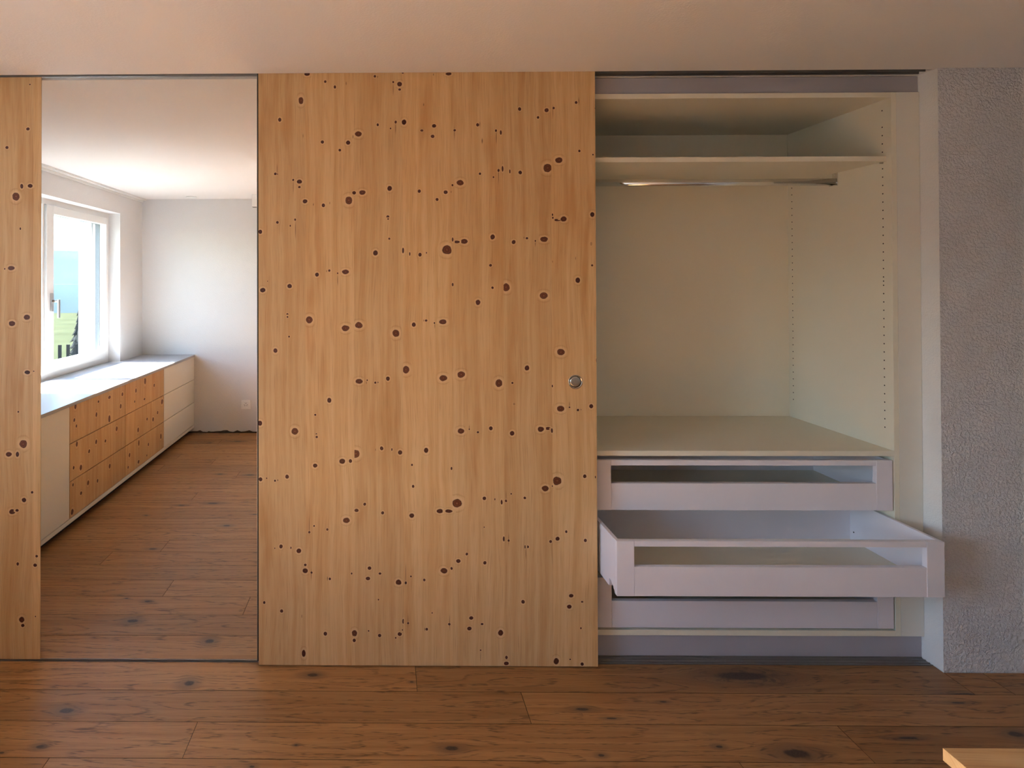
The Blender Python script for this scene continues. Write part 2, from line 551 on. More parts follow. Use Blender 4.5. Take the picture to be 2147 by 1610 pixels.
# knots and streaks of the veneers and planks, in millimetres: (across, up, half width, half height)
KN_DOOR=[(183,2192,10.2,6.8),(250,2163,4.8,4.8),(286,2143,4.4,6.1),(435,2182,4.8,4.8),(503,2160,3.4,4.4),(527,2152,8.9,8.5),(527,2132,4.8,4.1),(159,2093,8.9,13.6),(80,2022,6.1,7.5),(445,2001,4.1,5.5),(493,1987,2.7,3.4),(512,2011,4.1,5.5),(543,2010,8.2,9.5),(609,1979,5.5,4.1),(373,1967,12.3,9.9),(239,1938,5.8,6.1),(335,1935,7.8,7.5),(304,1907,4.8,5.1),(63,1820,4.8,4.8),(71,1819,2.4,2.7),(130,1797,3.4,4.1),(153,1790,9.5,7.5),(153,1770,4.8,4.1),(174,1717,8.5,7.5),(242,1702,6.1,6.8),(337,1720,12.9,14.3),(357,1748,6.8,6.1),(387,1749,11.6,8.5),(489,1764,8.5,8.9),(599,1753,5.5,6.1),(539,2193,4.1,2),(709,2189,10.9,5.5),(655,1996,7.5,6.1),(649,1957,6.8,6.1),(731,1979,4.8,4.1),(816,1999,5.8,6.1),(884,1977,4.1,4.8),(902,1970,3.4,8.2),(972,2057,5.8,6.5),(1072,2052,7.8,7.2),(1098,2060,4.4,4.4),(1040,2025,4.4,4.8),(1181,2080,5.1,5.5),(1251,2058,2,2.7),(1192,1900,4.4,4.8),(1242,1886,2.7,3.1),(1117,1866,12.9,10.2),(1074,1837,15.3,15.3),(893,1829,4.1,5.5),(908,1835,3.4,10.2),(935,1825,2.4,7.5),(973,1821,6.5,6.8),(824,1817,4.4,4.4),(874,1804,3.1,3.4),(751,1784,12.6,10.2),(722,1775,3.4,4.4),(697,1749,7.5,6.8),(665,1722,5.5,5.5),(1239,1664,8.2,8.9),(1092,1664,2.7,4.8),(137,1649,3.4,4.4),(71,1639,4.8,5.1),(119,1626,2.4,3.7),(7,1604,6.8,7.5),(482,1659,5.5,4.8),(483,1650,3.4,2.7),(436,1524,8.5,9.5),(487,1577,3.7,4.1),(538,1533,3.7,10.2),(563,1520,2.4,6.8),(601,1517,6.1,6.8),(218,1444,6.8,7.5),(264,1459,4.1,4.4),(324,1454,12.9,8.2),(295,1449,2.7,3.4),(116,1402,8.2,7.8),(16,1387,9.2,8.2),(108,1297,4.4,4.1),(108,1287,3.4,3.1),(189,1276,12.3,12.9),(324,1245,13.6,10.9),(373,1256,13.6,11.2),(511,1226,12.6,13.3),(577,1258,7.5,7.8),(623,1273,4.8,4.1),(114,1214,3.4,3.4),(63,1162,7.5,8.5),(625,1524,2,3.4),(34,1420,1.7,2),(1133,1648,11.2,9.2),(1109,1644,15.3,4.1),(1093,1653,3.1,4.8),(765,1566,11.6,8.9),(737,1564,11.9,5.1),(722,1573,3.1,7.5),(701,1535,17,16),(870,1582,8.5,9.2),(948,1563,6.8,7.5),(997,1577,4.4,4.1),(1060,1573,13.6,9.2),(1028,1567,2.7,3.4),(1234,1556,4.1,6.8,0.35),(1237,1476,4.1,3.7),(862,1477,5.5,4.8),(1184,1421,8.5,9.5),(722,1406,3.4,6.1),(869,1394,4.4,4.8),(919,1396,12.9,14.3),(1058,1364,14.3,11.9),(815,1340,8.5,9.5),(685,1268,13.3,8.9),(654,1264,2.7,3.4),(1120,1156,14.3,11.6),(1252,1125,2.7,9.5),(548,1091,12.3,13.6),(481,1058,6.8,7.8),(434,1043,4.1,4.1),(444,1044,1.7,3.1),(374,1048,12.9,8.9),(404,1052,2.7,3.1),(263,978,7.5,8.9),(211,924,3.7,3.7),(5,893,8.2,9.2),(135,863,11.6,12.6),(216,842,4.4,4.4),(215,853,3.4,2.7),(361,780,13.6,14.3),(457,800,6.1,7.2),(495,796,2.4,5.1),(525,785,7.8,8.2),(622,793,8.2,9.2),(311,752,10.6,8.9),(341,753,6.1,6.8),(569,739,3.7,4.1),(210,736,8.2,7.8),(106,695,6.8,7.5),(7,685,7.2,7.5),(30,689,2.4,2.7),(61,680,3.7,4.1),(71,682,1.7,3.1),(573,660,4.8,5.5),(394,594,5.1,5.5),(363,571,7.5,6.1),(995,1097,8.2,9.2),(685,1060,13.6,10.9),(752,1073,14,11.2),(891,1041,12.6,13.6),(941,1042,4.1,4.1),(1088,1030,2.4,4.8),(947,964,4.4,4.4,0.35),(1118,947,13.3,10.2),(1151,952,3.1,3.1),(1182,942,4.4,4.4),(1193,943,2,2.4),(1231,956,7.2,7.5),(861,874,6.8,7.2),(813,860,4.4,4.1),(824,861,1.7,2.7),(750,864,12.9,9.5),(781,871,2.4,3.4),(939,856,8.2,8.5),(1045,871,11.6,9.2),(1071,874,11.9,5.5),(1086,866,3.4,8.5),(715,726,3.1,5.8),(1104,681,15.3,15.3),(1087,662,3.1,3.1),(1060,653,12.9,9.9),(1206,698,6.5,6.8),(1245,695,2,5.1),(836,616,6.5,6.5),(875,613,2,4.4),(900,602,3.7,8.5),(916,607,4.1,4.8),(935,633,3.1,3.1),(985,618,4.8,4.8),(735,598,17,15.7),(672,569,11.2,7.5),(704,569,12.9,6.1),(460,562,5.4,5.8),(568,552,8.7,8.3),(326,534,12.3,9.8),(206,513,3.3,3.3),(255,500,4,4.7),(188,490,4,4.4),(83,437,6.2,7.3),(60,430,1.8,2.9),(120,432,2.2,4.7),(149,421,8.3,8.3),(173,369,5.1,4.4),(173,348,9.8,8.3),(196,341,4,4),(264,318,4.4,4.7),(345,338,2.9,3.6),(411,358,6.5,6.2),(405,320,8,6.2),(450,338,5.1,4),(518,306,10.2,9.4),(545,304,4,5.1),(564,328,3.3,3.3),(613,315,4.4,5.1),(444,242,2.5,3.3),(535,163,3.3,8.7),(553,156,4,4),(21,230,4.7,5.4),(85,199,5.8,6.2),(247,116,6.2,6.9),(355,118,9.4,11.6),(354,92,5.8,6.5),(407,127,2.9,2.9),(448,110,5.8,6.2),(522,116,7.3,6.9),(507,102,2.9,3.3),(532,131,2.5,2.5),(167,43,6.9,12.3),(622,134,4.4,5.1),(907,467,3.6,8.7),(925,461,4,4.4),(995,438,4.7,5.1),(985,438,2.2,6.5),(1079,458,5.1,5.1),(1105,468,7.6,7.3),(1137,494,4,5.1),(1207,462,5.4,6.2),(771,411,4.7,5.1),(739,385,8,6.9),(686,349,12.3,9.8),(714,358,4.4,5.1),(837,379,5.8,6.2),(835,510,2.2,2.2),(977,236,6.2,6.9),(1154,259,8,6.5),(1147,219,8.7,7.3),(1194,237,4.4,3.3),(1189,140,2.9,4),(786,176,7.3,6.2),(779,137,8.3,6.5),(826,154,5.1,4),(705,153,4.7,4.4),(894,122,9.4,10.2),(820,58,2.9,2.9),(915,32,4.7,6.5),(914,10,9.1,6.5),(1098,19,9.4,11.6),(1193,9,5.8,6.2),(1149,26,3.3,2.5),(642,194,1.8,3.6)]
ST_DOOR=[(328,2156,2,7.5),(445,2180,2,4.8),(503,2133,1.4,23.8),(512,1988,1.7,23.8),(616,2075,2.4,6.1),(353,1957,2,7.5),(130,1771,1.4,27.3),(205,1705,2,5.5),(167,1961,1.4,8.5),(70,1838,1.4,20.4),(266,1710,1.7,5.5),(653,2187,2,4.8),(730,1969,1.4,27.3),(824,2001,2,10.2),(885,1952,1.7,27.3),(833,1939,3.1,10.9),(1095,2047,1.4,27.3),(1191,2085,2,15.3),(893,1808,1.4,34.1),(717,1750,2,4.8),(138,1612,1.7,37.5),(254,1457,1.7,4.8),(295,1423,1.7,20.4),(614,1273,2,4.1),(986,1579,1.7,5.1),(1028,1556,1.4,10.2),(1176,1502,1.4,6.8),(655,1254,1.4,11.9),(1091,1490,1.4,4.8),(401,1043,1.7,6.1),(434,795,1.4,4.8),(1151,963,1.4,10.2),(781,878,1.4,8.5),(916,626,1.4,20.4),(188,513,1.5,39.9),(195,335,1.5,21.8),(255,319,2.2,8),(545,335,1.5,43.5),(553,162,1.5,29),(615,134,2.2,6.5),(160,180,1.5,7.3),(925,465,1.5,25.4),(988,414,1.5,25.4),(706,159,1.5,29),(820,34,1.1,21.8)]
KN_LEFT=[(-44,2168,2.9,2.9),(-51,1999,6.5,5.8),(-131,1929,5.8,5.8),(-42,1783,9.5,7.3),(-74,1782,5.8,8.7),(-96,1743,13.8,14.5),(-167,1728,2.9,2.9),(-79,1621,2.9,5.1),(-168,1477,3.6,3.6),(-138,1469,2.9,2.9),(-114,1472,12.4,8),(-53,1286,11.6,9.5),(-110,1262,11.6,9.5),(-51,1078,10.9,7.3),(-27,1082,2.9,2.2),(-85,929,3.5,3.5),(-66,808,13.9,15.2),(-121,769,11.1,9),(-88,769,6.2,9.7),(-32,626,4.9,4.9),(-63,597,8.3,8.3),(-107,553,11.1,9),(-89,558,6.2,4.9),(-14,386,4.9,4.9),(-86,357,4.9,6.2),(-20,352,6.9,6.2),(-70,148,10.4,10.4),(-66,126,6.2,6.2),(-18,160,2.1,2.8)]
KN_SIDE=[(985,703,10.9,14.4),(997,628,8.7,10.1),(975,588,7.7,8.9),(750,600,10,14.1),(725,675,8.9,7.8),(585,673,16.5,10.1),(406,656,12.1,12.7),(431,581,12,15.4),(587,534,13.8,22.9),(970,483,10,15.6),(752,432,10,14),(638,405,9.3,9.9),(834,400,10.7,11.2),(487,442,11.6,15.9),(1003,357,8.6,10.1),(927,333,12.5,15.8),(846,214,10.6,14.3),(735,186,7.6,11.6),(924,181,10.2,10.3),(582,226,11.1,14.8),(1017,110,12.8,15.9),(1009,261,6.4,8.9),(45,680,14.6,23.2),(198,640,10.1,14.9),(-120,618,11.8,12.8),(218,565,8.3,8.9),(55,549,14.5,7.7),(-274,458,19,20),(-186,391,12.2,13),(-100,360,13.6,15.9),(9,389,11.1,10.9),(162,348,12,16.5),(150,251,10.4,21),(-15,192,9.3,12.5),(299,209,11.2,14.5),(155,116,15.5,12),(320,131,8,10.1),(-251,188,12.5,20.6),(13,118,7.4,7.8)]
KN_FLOOR=[(-692,1979,17,12.4),(-1056,1851,21.2,10.9),(-1055,1708,12.8,5.8),(-259,2024,18.5,8.2),(-272,1720,4.9,2.9),(-389,1643,7.1,3.3),(-1158,1685,7.3,3.4),(97,1992,6.8,3.1),(658,1870,21.3,5.5),(738,1832,15.6,2.7),(674,1849,13.1,3.4),(204,1712,20.5,7.6),(650,1690,8.6,4.5),(942,1905,10.8,2.8),(1286,2030,87,19.6),(1992,1946,38.7,6),(1932,1908,21.6,3.7),(1022,1724,9.9,4.7),(1240,1701,38.7,14.9),(1628,1761,30.1,4.3),(1977,1778,22.7,10)]


H = 2.198            # ceiling
YD, YM, YC, YB = 2.070, 2.095, 2.125, 2.667      # pine door, mirror, carcass front, carcass back
XL, XR0, YBACK, XE = -2.273, 2.029, -1.04, 3.60   # window wall, corner of the plaster wall, back wall, far right wall
SLOT0, SLOT1 = 2.067, 2.1235

# ================================================================ room shell
floor = MB().box(XL - 0.02, XE + 0.02, YBACK - 0.02, 2.76, -0.08, -0.0155).build('floor', SUBFLOOR)
tag(floor, 'brown oiled oak plank floor with dark knots', 'floor', kind='structure')
PW, SEAM0 = 0.1383, 1.9455
fixed_joint = {1: 0.114, 0: 0.472, -1: -0.604}
k0 = int(math.floor((YBACK - SEAM0) / PW))
rows = [k for k in range(k0, 2)]
_rng = random.Random(11)
for k in rows:
    y0, y1 = SEAM0 + (k - 1) * PW, SEAM0 + k * PW
    y0, y1 = max(y0, YBACK + 0.004), min(y1, 2.0715 if k == 1 else 9)
    if k == 1: y1 = 2.0895
    if y1 - y0 < 0.02: continue
    L = 2.05
    x = fixed_joint.get(k, _rng.uniform(XL, XL + L))
    while x > XL: x -= L
    cuts = []
    while x < XE:
        cuts.append(x); x += L
    cuts.append(x)
    for c0, c1 in zip(cuts, cuts[1:]):
        a, b = max(c0, XL + 0.004), min(c1, XE - 0.004)
        segs = [(a, b)]
        if y1 > 2.054:          # the last row runs up to the plaster wall corner
            segs = [(a, min(b, XR0 - 0.002))]
            if b > XR0: segs.append((max(a, XR0 - 0.002), b))
        for a, b in segs:
            if b - a < 0.03: continue
            yy1 = y1 if not (y1 > 2.054 and a > XR0 - 0.01) else 2.053
            g = 0.0008
            w, h = b - a - 2 * g, yy1 - y0 - 2 * g
            ks = [(kx / 1000 - a - g, ky / 1000 - y0 - g, max(rx, 4) / 1000, max(ry, 3) / 1000) for kx, ky, rx, ry in KN_FLOOR
                  if a < kx / 1000 < b and y0 < ky / 1000 < yy1]
            if y1 < 1.60:
                for _ in range(_rng.choice((0, 1, 1, 2))):
                    rr = _rng.uniform(0.006, 0.015)
                    ks.append((_rng.uniform(0.05, max(0.06, w - 0.05)), _rng.uniform(0.02, max(0.03, h - 0.02)), rr * _rng.uniform(1.2, 2.6), rr * 0.7))
            me = board_mesh('plank', w, h, 0.014, lambda u, v, d: (u, v, -d), ks, mat=OAK, cell=0.045, along='u', edge=OAK_EDGE)
            link('plank', me, (a + g, y0 + g, 0.0), floor)

# ceiling with the recessed slot of the sliding doors
c = MB()
c.box(XL, XE, YBACK - 0.02, SLOT0, H, H + 0.12)
c.box(XL, XR0 - 0.008, SLOT0, SLOT1, H + 0.045, H + 0.12)
c.box(XR0 - 0.008, XE, SLOT0, SLOT1, H, H + 0.12)
c.box(XL, XE, SLOT1, 2.75, H, H + 0.12)
tag(c.build('ceiling', CEIL), 'white painted ceiling with a narrow slot above the sliding doors', 'ceiling', kind='structure')

wf = MB().box(XR0, XE, 2.055, 2.75, -0.015, H)
for f_ in wf.bm.faces:          # the return into the alcove is smoothly plastered
    if abs(f_.calc_center_median().x - XR0) < 1e-4: f_.material_index = 1
tag(wf.build('wall_front', [ROUGH, WALL]), 'rough white plaster wall beside the open wardrobe', 'wall', kind='structure')
tag(MB().box(XL, XR0, 2.69, 2.75, -0.015, H).build('wall_alcove', WALL), 'white alcove wall behind the wardrobe', 'wall', kind='structure')
tag(MB().box(XE, XE + 0.1, YBACK, 2.055, -0.015, H).build('wall_right', WALL), 'white wall at the far right side of the room', 'wall', kind='structure')

# window wall: four blocks around the opening, one mesh
WY0, WY1, WZ0, WZ1, XO = -0.60, 0.80, 0.715, 2.01, -2.635
w = MB()
w.box(XO, XL, YBACK - 0.1, WY0, -0.015, H + 0.12)
w.box(XO, XL, WY1, 2.75, -0.015, H + 0.12)
w.box(XO, XL, WY0, WY1, -0.015, WZ0)
w.box(XO, XL, WY0, WY1, WZ1, H + 0.12)
tag(w.build('wall_left', WALL), 'white window wall above the low cabinets', 'wall', kind='structure')

# back wall, plaster broken off raggedly above the floor
pts = [(XL, H), (XL, 0.02)]
_r2 = random.Random(3)
x = XL
while x < XE - 0.03:
    x += _r2.uniform(0.012, 0.045)
    pts.append((min(x, XE), _r2.choice((0.008, 0.011, 0.014, 0.017, 0.026, 0.012))))
pts += [(XE, 0.02), (XE, H)]
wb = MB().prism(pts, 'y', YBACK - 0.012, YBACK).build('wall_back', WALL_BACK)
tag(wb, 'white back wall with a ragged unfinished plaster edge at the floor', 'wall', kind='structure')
MB().box(XL, XE, YBACK - 0.10, YBACK - 0.0125, -0.015, H).build('masonry', SCREED, wb)

# ================================================================ window
win = thing('window_1', (-2.40, 0.10, WZ0), 'white window with a grey lever handle above the low cabinets', 'window', kind='structure')
FX0, FX1 = -2.445, -2.375
f = MB()
f.box(FX0, FX1, WY0, WY0 + 0.035, WZ0, WZ1)
f.box(FX0, FX1, WY1 - 0.035, WY1, WZ0, WZ1)
f.box(FX0, FX1, WY0 + 0.035, WY1 - 0.035, WZ1 - 0.04, WZ1)
f.box(FX0, FX1, WY0 + 0.035, WY1 - 0.035, WZ0, WZ0 + 0.058)
f.box(FX0, FX1, 0.312, 0.334, WZ0 + 0.058, WZ1 - 0.04)
f.build('frame', PVC, win)
SX0, SX1 = -2.415, -2.358
s = MB()
s.box(SX0, SX1, -0.560, -0.530, 0.776, 1.966, 0.002)
s.box(SX0, SX1, 0.225, 0.308, 0.776, 1.966, 0.002)
s.box(SX0, SX1, -0.530, 0.225, 1.908, 1.966, 0.002)
s.box(SX0, SX1, -0.530, 0.225, 0.776, 0.845, 0.002)
sash = s.build('sash', PVC, win)
e = MB()
e.box(-2.452, -2.416, -0.562, -0.526, 0.78, 1.964)
e.box(-2.452, -2.416, 0.229, 0.306, 0.78, 1.964)
e.box(-2.452, -2.416, -0.526, 0.229, 1.912, 1.964)
e.box(-2.452, -2.416, -0.526, 0.229, 0.78, 0.841)
e.build('outer_cladding', ANTHRACITE, sash)
MB().box(-2.402, -2.398, -0.530, 0.225, 0.845, 1.908).build('pane', PANE, sash)
MB().box(-2.402, -2.398, 0.334, 0.765, WZ0 + 0.058, 1.97).build('fixed_pane', PANE, win)
h = MB()
h.box(-2.358, -2.346, 0.243, 0.271, 1.212, 1.342, 0.003)
h.cyl((-2.346, 0.257, 1.285), 'x', 0.009, 0.009, 0.042, 20)
h.box(-2.312, -2.296, 0.247, 0.267, 1.165, 1.297, 0.004)
tag(h.build('handle', ALU, sash), 'grey metal lever handle')
r_ = MB()
for y in (WY0 + 0.006, WY1 - 0.028):
    r_.box(-2.530, -2.508, y, y + 0.022, WZ0 + 0.01, WZ1 - 0.01)
r_.build('blind_guide', ALU, win)
MB().box(-2.66, -2.452, WY0 + 0.001, WY1 - 0.001, WZ0, WZ0 + 0.012).build('outer_sill', ALU, win)

# ================================================================ wardrobe carcass in the alcove
wd = thing('wardrobe', (1.36, 2.40, 0.0), 'white built-in wardrobe with shelf, hanging rail and three drawers', 'wardrobe')
IX0, IX1, PT = 0.795, 1.922, 0.019
ZB0, ZB1, ZS0, ZS1, ZT0, ZT1 = 0.0845, 0.105, 0.7598, 0.7796, 2.1145, 2.1335
MB().box(IX0 - PT, IX0, YC, YB, ZB0, ZT1, 0.0006).build('side_panel', MELAMINE, wd)
MB().box(IX1, IX1 + PT, YC, YB, ZB0, ZT1, 0.0006).build('side_panel', MELAMINE, wd)
MB().box(IX0, IX1, YC, YB, ZT0, ZT1, 0.0006).build('top_panel', MELAMINE, wd)
MB().box(IX0, IX1, YC, YB, ZB0, ZB1, 0.0006).build('bottom_panel', MELAMINE, wd)
MB().box(IX0, IX1, YC, YB - 0.001, ZS0, ZS1, 0.0006).build('fixed_shelf', MELAMINE, wd)
MB().box(IX0 - PT, IX1 + PT, YB, YB + 0.008, ZB0, ZT1).build('back_panel', MELAMINE, wd)
MB().box(IX1 + PT + 0.0005, XR0 - 0.0015, YC, YC + 0.019, ZB0, ZT1, 0.0006).build('filler_panel', CAB_WHITE, wd)
tag(MB().box(IX0 - PT, XR0 - 0.0015, YC + 0.012, YC + 0.030, 0.0, ZB0 - 0.0005).build('plinth', GREY_PANEL, wd), 'grey plinth')
tag(MB().box(IX0 - PT, XR0 - 0.0015, YC + 0.006, YC + 0.024, ZT1 + 0.0005, H - 0.003).build('fascia', GREY_PANEL, wd), 'grey panel above the carcass')
sh = MB().box(IX0 + 0.001, IX1 - 0.001, 2.146, 2.655, 1.877, 1.896, 0.0006).build('shelf', MELAMINE, wd)
for xx, d in ((IX1, -1), (IX0, 1)):
    for yy in (2.163, 2.615):
        MB().cyl((xx, yy, 1.8735), 'x', 0.0035, 0.0035, d * 0.010, 12).build('shelf_pin', STEEL, sh)
hl = MB()
FRONT = [0.859 + 0.032 * i for i in range(37)] + [2.075]
BACK = [0.864 + 0.032 * i for i in range(36)]
FRONT.append(0.859 + 0.032 * 17.5 - 0.0)
for zz in FRONT:
    if abs(zz - 1.8735) > 0.008:
        hl.cyl((IX1 - 0.0004, 2.163, zz), 'x', 0.0027, 0.0027, 0.0003, 10)
        hl.cyl((IX0 + 0.0001, 2.163, zz), 'x', 0.0027, 0.0027, 0.0003, 10)
for zz in BACK:
    hl.cyl((IX1 - 0.0004, 2.640, zz), 'x', 0.0027, 0.0027, 0.0003, 10)
    hl.cyl((IX0 + 0.0001, 2.640, zz), 'x', 0.0027, 0.0027, 0.0003, 10)
tag(hl.build('shelf_pin_holes', HOLE, wd), 'rows of small dark shelf pin holes', kind='stuff')
# hanging rail: oval tube in two brackets
ra = MB()
n, x0, x1 = 28, IX0 + 0.004, IX1 - 0.004
A = [(2.386 + 0.0075 * math.cos(2 * math.pi * i / n), 1.840 + 0.015 * math.sin(2 * math.pi * i / n)) for i in range(n)]
ra.prism(A, 'x', x0, x1)
for fce in ra.bm.faces:
    fce.smooth = len(fce.verts) == 4
rail = ra.build('hanging_rail', CHROME, wd)
for xx, d in ((IX1, -1), (IX0, 1)):
    b = MB()
    b.box(min(xx, xx + d * 0.004), max(xx, xx + d * 0.004), 2.372, 2.400, 1.822, 1.880, 0.001)
    b.box(min(xx, xx + d * 0.020), max(xx, xx + d * 0.020), 2.374, 2.398, 1.8215, 1.8250, 0.0005)
    b.cyl((xx + d * 0.004, 2.386, 1.869), 'x', 0.0045, 0.0035, d * 0.003, 14)
    b.build('rail_bracket', CHROME, rail)


def make_drawer(yf, z0, zp, zr, z1, label):
    """yf: front face; z0 bottom, zp top of the lower panel, zr bottom of the top rail, z1 top"""
    T, D = 0.018, 0.385
    DX0, DX1 = 0.800, 1.9158
    zb = z0 + 0.026
    d = MB().box(DX0 + 0.012, DX1 - 0.012, yf + T, yf + D, zb - 0.010, zb).build('drawer', MELAMINE, wd)
    tag(d, label)
    MB().box(DX0, DX0 + 0.060, yf, yf + T, z0, z1, 0.001).build('front_stile', DRAWER_WHITE, d)
    MB().box(DX1 - 0.060, DX1, yf, yf + T, z0, z1, 0.001).build('front_stile', DRAWER_WHITE, d)
    MB().box(DX0 + 0.0605, DX1 - 0.0605, yf + 0.0006, yf + T, z0, zp, 0.001).build('front_panel', DRAWER_WHITE, d)
    MB().box(DX0 + 0.0605, DX1 - 0.0605, yf + 0.0006, yf + T, zr, z1, 0.001).build('front_rail', DRAWER_WHITE, d)
    ya, yb = yf + T, yf + D
    side = [(ya, z0), (ya + 0.004, z0 + 0.010), (ya + 0.010, z0 + 0.011), (ya + 0.012, z0 + 0.018), (ya + 0.024, z0 + 0.021), (ya + 0.030, z0 + 0.027),
            (ya + 0.046, z0 + 0.029), (ya + 0.048, z0 + 0.012), (ya + 0.050, z0 + 0.001), (yb, z0 + 0.001), (yb, z1 - 0.001), (ya, z1 - 0.001)]
    MB().prism(side, 'x', DX0, DX0 + 0.012).build('side', DRAWER_WHITE, d)
    MB().prism(side, 'x', DX1 - 0.012, DX1).build('side', DRAWER_WHITE, d)
    MB().box(DX0 + 0.012, DX1 - 0.012, yb - 0.012, yb, zb, z1 - 0.004).build('back', DRAWER_WHITE, d)
    MB().cyl((DX1 - 0.0121, yb - 0.030, zb + 0.036), 'x', 0.003, 0.003, -0.0006, 12).build('screw', HOLE, d)
    MB().box(DX1 + 0.0008, DX1 + 0.0045, YC + 0.12, YB - 0.06, z0 + 0.03, z0 + 0.05).build('runner', ALU, d)
    return d


make_drawer(2.1255, 0.555, 0.656, 0.7235, 0.7436, 'closed top drawer with a slot window')
make_drawer(1.9327, 0.339, 0.4393, 0.5085, 0.5275, 'middle drawer pulled open')
make_drawer(2.1255, 0.1125, 0.2130, 0.2810, 0.3010, 'closed bottom drawer with a slot window')

# ================================================================ sliding doors and tracks
def front_board(name, x0, x1, y, z0, z1, t, parent, **kw):
    me = board_mesh(name, x1 - x0, z1 - z0, t, lambda u, v, d: (u, d, v), mat=PINE, **kw)
    return link(name, me, (x0, y, z0), parent)


DZ0, DZ1, DX0, DX1 = 0.004, H + 0.014, -0.465, 0.786
sd = thing('sliding_door', (0.16, YD + 0.009, 0.0), 'wide knotty pine sliding door with a round steel flush pull', 'sliding door', 'wardrobe sliding doors')
front_board('pine_panel', DX0, DX1, YD, DZ0, DZ1, 0.018, sd, knots=mm(KN_DOOR), streaks=mm(ST_DOOR),
            seams=[v / 1000 for v in (175, 356, 537, 718, 910, 1088)])
pu = MB().lathe((0.7083, YD, 1.0498), 'y', [(0.004, 0.0255), (-0.0012, 0.0265), (-0.0022, 0.0255), (-0.0018, 0.0232), (-0.0004, 0.0222)], 48).build('flush_pull', STEEL, sd)
tag(pu, 'round brushed steel flush pull')
MB().lathe((0.7083, YD, 1.0498), 'y', [(-0.0003, 0.0220), (-0.0010, 0.0160), (-0.0014, 0.006)], 48).build('dish', STEEL, pu)
MB().box(DX0 - 0.0085, DX0 + 0.02, YD + 0.0185, YD + 0.0245, DZ0 + 0.002, DZ1).build('brush_seal', BRUSH, sd)

sl = thing('sliding_door', (-1.36, YM + 0.009, 0.0), 'knotty pine sliding door with a tall mirror, partly behind the front door', 'sliding door', 'wardrobe sliding doors')
LX0, LXM = -2.24, -1.295
_r3 = random.Random(5)
kl = [(-LX0 + LXM + u / 1000, v / 1000, a / 1000, b / 1000) for u, v, a, b in KN_LEFT]
for _ in range(60):
    rr = _r3.uniform(0.004, 0.013)
    kl.append((_r3.uniform(0.02, 0.74), _r3.uniform(0.03, 2.15), rr, rr * _r3.uniform(0.8, 1.1)))
front_board('pine_panel', LX0, LXM, YM, DZ0, DZ1, 0.018, sl, knots=kl, seams=[0.04, 0.22, 0.40, 0.58, 0.76, 0.915])
mi = MB().box(LXM + 0.0012, -0.440, YM, YM + 0.005, DZ0 + 0.004, DZ1).build('mirror', MIRROR, sl)
tag(mi, 'tall frameless mirror')
MB().box(LXM + 0.0012, -0.440, YM + 0.0055, YM + 0.018, DZ0, DZ1).build('backing_board', BRUSH, sl)
MB().box(LXM + 0.0012, -0.440, YM - 0.0008, YM + 0.005, DZ0, DZ0 + 0.0036).build('edge_trim', ALU, sl)
MB().box(-0.4765, -0.4740, YM - 0.0008, YM - 0.0001, DZ0 + 0.0036, DZ1).build('edge_trim', ALU, sl)

tt = MB()
tt.box(XL + 0.002, XR0 - 0.010, SLOT0 + 0.001, SLOT1 - 0.001, H + 0.040, H + 0.0445)
for y0 in (YD + 0.0203, YM + 0.0205):
    tt.box(XL + 0.002, XR0 - 0.010, y0, y0 + 0.003, H + 0.001, H + 0.040)
tt.box(XL + 0.002, XR0 - 0.010, SLOT1 - 0.004, SLOT1 - 0.001, H + 0.001, H + 0.040)
tag(tt.build('ceiling_track', TRACK), 'dark metal sliding track recessed in the ceiling slot', 'door track')
ft = MB()
ft.box(XL + 0.002, XR0 - 0.003, 2.0900, 2.1365, -0.015, -0.001)
for y0 in (2.0905, 2.1020, 2.1180, 2.1335):
    ft.box(XL + 0.002, XR0 - 0.003, y0, y0 + 0.003, -0.001, 0.0015)
tag(ft.build('floor_track', TRACK), 'slim metal sliding track let into the floor before the plinth', 'door track')

# ================================================================ low cabinets under the window
CX1, CX0 = -1.779, -2.265
ROWS = (0.7150, 0.5024, 0.2887, 0.0795)


def cabinet(y0, y1, label, pine, fronts, group='low cabinets under the window'):
    cb = thing('low_cabinet', (-2.02, (y0 + y1) / 2, 0.0), label, 'cabinet', group)
    y0 += 0.0005; y1 -= 0.0005
    MB().box(CX0, CX1 - 0.040, y0, y1, 0.0530, 0.7120).build('body', CAB_WHITE, cb)
    MB().box(CX1 - 0.0395, CX1, y0, y1, 0.0530, 0.0775, 0.0005).build('bottom_rail', CAB_WHITE, cb)
    MB().box(CX0, CX1 - 0.055, y0, y1, 0.0, 0.0525).build('plinth', DARK, cb)
    for i in range(3 if fronts == 3 else 1):
        za, zb = (ROWS[i + 1] + 0.0022, ROWS[i] - 0.0022) if fronts == 3 else (ROWS[3] + 0.0022, ROWS[0] - 0.0022)
        name = 'drawer_front' if fronts == 3 else 'door_front'
        if pine:
            ks = [(ky / 1000 - y0 - 0.0015, kz / 1000 - za, a / 1000, b / 1000) for ky, kz, a, b in KN_SIDE
                  if y0 + 0.004 < ky / 1000 < y1 - 0.004 and za < kz / 1000 < zb]
            me = board_mesh(name, y1 - y0 - 0.003, zb - za, 0.019, lambda u, v, d: (-d, u, v), ks, mat=PINE, seams=[0.17, 0.34, 0.51], cell=0.015)
            link(name, me, (CX1, y0 + 0.0015, za), cb)
        else:
            MB().box(CX1 - 0.019, CX1, y0 + 0.0015, y1 - 0.0015, za, zb, 0.0008).build(name, CAB_WHITE, cb)
    return cb


